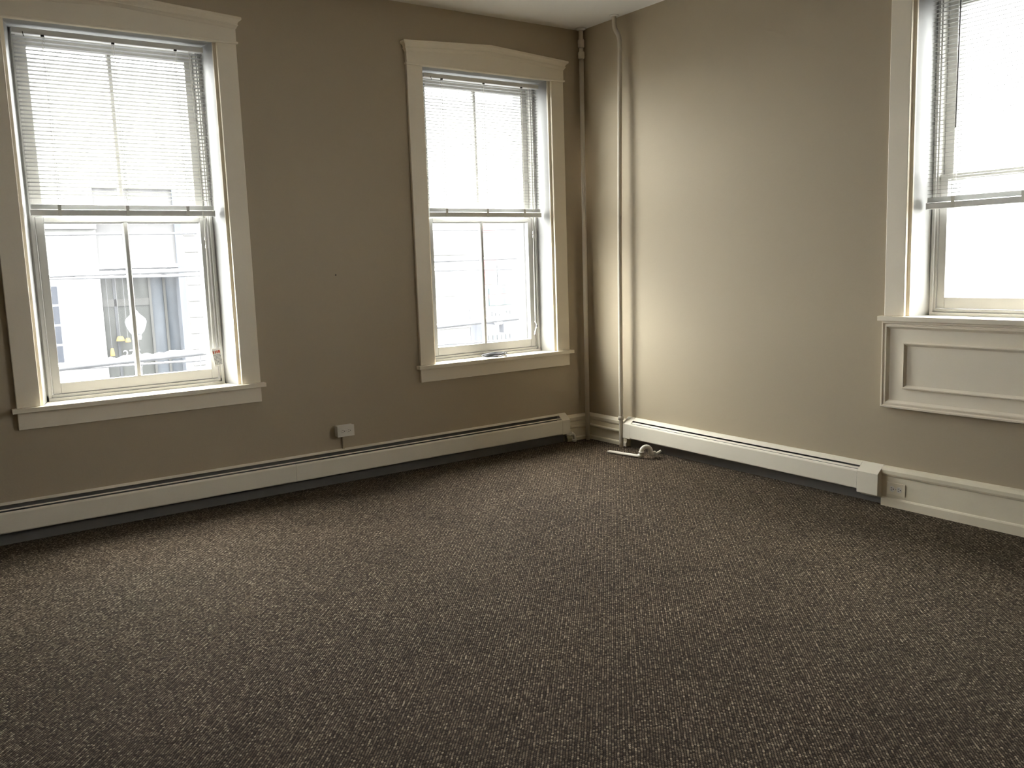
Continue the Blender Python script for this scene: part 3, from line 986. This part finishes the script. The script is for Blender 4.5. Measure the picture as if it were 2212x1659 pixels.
num.parent = R
num.rotation_euler = (pi / 2, 0, 0)
num.location = (0.15 - 0.2, RC - 0.04, -0.60 - GZ)


# lit shades hanging in the shop window
def shade(x, z, r, h, label):
    R_ = empty('pendant_lamp', (x, FY + 0.12, z))
    tag(R_, label, 'lamp', 'lit amber lamps in the shop window')
    MB().lathe([(r, 0), (r * 0.96, h * 0.25), (r * 0.80, h * 0.7), (r * 0.55, h), (r * 0.1, h * 1.02)], 0, 0, 16).build('lamp_shade', M_shade, R_, smooth=True)
    MB().tube([(0, 0, h), (0, 0, 1.46 - z)], 0.005, 6).build('lamp_cord', M_post, R_)


shade(0.10, -0.14, 0.10, 0.115, 'larger lit amber lampshade hanging in the shop window across the street')
shade(0.275, -0.185, 0.07, 0.105, 'smaller lit amber lampshade beside the larger one in the shop window')
shade(-0.115, -0.50, 0.055, 0.19, 'lowest lit amber lampshade above the cable in the shop window')

# street lamp with an acorn globe
R = empty('street_lamp', (-0.62, 13.0, GZ))
tag(R, 'street lamp with a white acorn globe in front of the numbered shop', 'street lamp')
MB().lathe([(0.16, 0), (0.16, 0.12), (0.11, 0.3), (0.07, 0.5), (0.05, 0.9), (0.043, 3.05), (0.075, 3.12), (0.06, 3.2)], 0, 0, 16).build('post', M_post, R, smooth=True)
zg = 0.30 - GZ
MB().lathe([(0.075, zg - 0.10), (0.085, zg - 0.06), (0.085, zg)], 0, 0, 16).build('fitter', M_globe, R, smooth=True)
MB().lathe([(0.085, zg), (0.14, zg + 0.07), (0.185, zg + 0.18), (0.20, zg + 0.26), (0.185, zg + 0.315), (0.13, zg + 0.37), (0.075, zg + 0.42), (0.045, zg + 0.47), (0.012, zg + 0.50)], 0, 0, 20) \
    .build('globe', M_globe, R, smooth=True)


# overhead cables with snow on them
def wire(y, pa, pb, r, snow, label, x0=-16.0, x1=16.0, rough=0.35, seed=1):
    rnd = random.Random(seed)
    n = 420
    pts = []
    for i in range(n + 1):
        x = x0 + (x1 - x0) * i / n
        pts.append(Vector((x, y, pa[1] + (pb[1] - pa[1]) * (x - pa[0]) / (pb[0] - pa[0]))))
    o = MB().tube(pts, r, 8).build('overhead_cable', M_cable, smooth=True)
    tag(o, label, 'cable', 'overhead cables across the street')
    if snow:
        rr = [snow * (1 + rough * rnd.uniform(-1, 1)) for _ in pts]
        sp_ = [p + Vector((0, 0, r + q * 0.6)) for p, q in zip(pts, rr)]
        MB().tube(sp_, rr, 8).build('snow', M_snow, o, smooth=True)
    return o


wire(7.0, (-2.89, 2.000), (-0.97, 2.008), 0.010, 0.005, 'highest and thinnest cable over the street, just below the blind of the far left window')
wire(7.0, (-2.90, 1.482), (4.20, 1.535), 0.016, 0.017, 'upper cable of the close pair across the middle of the far left window', seed=2)
wire(7.3, (-2.91, 1.452), (-1.04, 1.426), 0.009, 0.012, 'lower cable of the close pair across the middle of the far left window', seed=3)
wire(7.0, (-2.92, 0.305), (4.38, 0.495), 0.030, 0.026, 'thick snow-laden cable low across both street windows', rough=0.5, seed=4)
wire(7.3, (-2.90, 0.265), (-1.08, 0.222), 0.010, 0.006, 'thin cable just under the thick snow-laden one', seed=5)
o = MB().tube([(-1.065, 7.1, 0.75), (-1.15, 7.1, -0.6), (-1.27, 7.1, -2.2), (-1.36, 7.1, GZ)], 0.009, 8).build('guy_wire', M_cable, smooth=True)
tag(o, 'thin slanting guy wire at the lower right of the far left window', 'cable')

# pale building farther along with one window
R = empty('pale_building', (6.6, FY, GZ))
tag(R, 'pale building across the street with a single window, seen through the window nearer the corner', 'building')
part('wall', M_fwhite, R, 2.9, 10.42, GZ, 6.5, 0, 0.3)
fr = part('window', M_fwhite, R, 9.22, 9.96, 0.52, 1.62, 0.04, 0.1)
MB().box(9.30 - 6.6, 9.86 - 6.6, -0.045, 0.02, 1.10 - GZ, 1.54 - GZ).build('pane', M_blueg, fr)
MB().box(9.30 - 6.6, 9.52 - 6.6, -0.045, 0.02, 0.62 - GZ, 1.00 - GZ).build('pane', M_blueg, fr)
MB().box(9.66 - 6.6, 9.86 - 6.6, -0.045, 0.02, 0.60 - GZ, 1.00 - GZ).build('pane', M_blueg, fr)
part('string_course', M_fstone, R, 2.9, 10.42, 1.78, 1.90, 0.06, 0.1)
part('shopfront', M_teal2, R, 9.0, 9.88, -1.15, -0.72, 0.03, 0.1)
part('fascia_line', M_fstone, R, 9.0, 10.42, -0.50, -0.44, 0.05, 0.1)

# red and teal shop at the end of the row
R = empty('red_shop', (11.6, FY, GZ))
tag(R, 'red fronted shop with teal sign bands seen through the window nearer the corner', 'building')
part('wall', M_fwhite, R, 10.42, 18.0, GZ, 6.5, 0, 0.3)
part('red_panel', M_red, R, 11.0, 11.50, 2.46, 2.90, 0.03, 0.1)
part('red_panel', M_red, R, 11.0, 11.50, 0.82, 1.62, 0.03, 0.1)
fr = part('window', M_blueg, R, 11.55, 12.12, 0.78, 1.42, 0.03, 0.1)
MB().box(11.55 - 11.6, 12.12 - 11.6, -0.05, 0.0, 1.06 - GZ, 1.09 - GZ).build('glazing_bar', M_fwhite2, fr)
part('sign_band', M_teal, R, 11.18, 12.12, 0.50, 0.68, 0.06, 0.1)
part('sign_band', M_pink, R, 11.18, 12.12, 0.36, 0.50, 0.05, 0.1)
part('sign_band', M_teal, R, 11.18, 12.12, 0.14, 0.36, 0.06, 0.1)
for k in range(6):
    part('transom_light', M_blueg, R, 11.28 + k * 0.145, 11.28 + k * 0.145 + 0.085, -0.20, -0.06, 0.03, 0.1)
for k in range(6):
    part('lower_light', M_blueg, R, 11.12 + k * 0.17, 11.12 + k * 0.17 + 0.10, -0.98, -0.82, 0.03, 0.1)
part('shopfront', M_teal2, R, 11.1, 12.1, -1.6, -1.08, 0.02, 0.1)
part('side_front', M_lav, R, 10.44, 10.90, -1.4, 0.06, 0.02, 0.1)

# snow covered awning arms in front of the red shop
R = empty('shop_awning', (11.2, FY - 1.1, GZ))
tag(R, 'snow covered folded awning with slanting arms in front of the red shop', 'awning')
b = MB()
b.prism([(-0.9, 0.10 - GZ), (-0.9, 0.19 - GZ), (0.95, -0.42 - GZ), (0.95, -0.52 - GZ)], -0.04, 0.04, 'y')
b.build('arm', M_snow, R)
MB().box(-0.95, -0.72, -0.05, 0.05, 0.02 - GZ, 0.16 - GZ).build('bracket', M_lav, R)
MB().prism([(-0.3, -0.30 - GZ), (0.0, -0.22 - GZ), (1.0, -0.36 - GZ), (1.0, -0.62 - GZ), (-0.3, -0.66 - GZ)], -0.10, 0.15, 'y').build('cover', M_lav, R)
b = MB()
b.tube([(-0.55, 0, -0.36 - GZ), (1.1, 0, -0.24 - GZ)], 0.06, 10)
b.build('snow_cap', M_snow, R, smooth=True)
MB().box(-0.55, -0.50, 0, 1.04, -0.40 - GZ, -0.34 - GZ).build('wall_bar', M_lav, R)
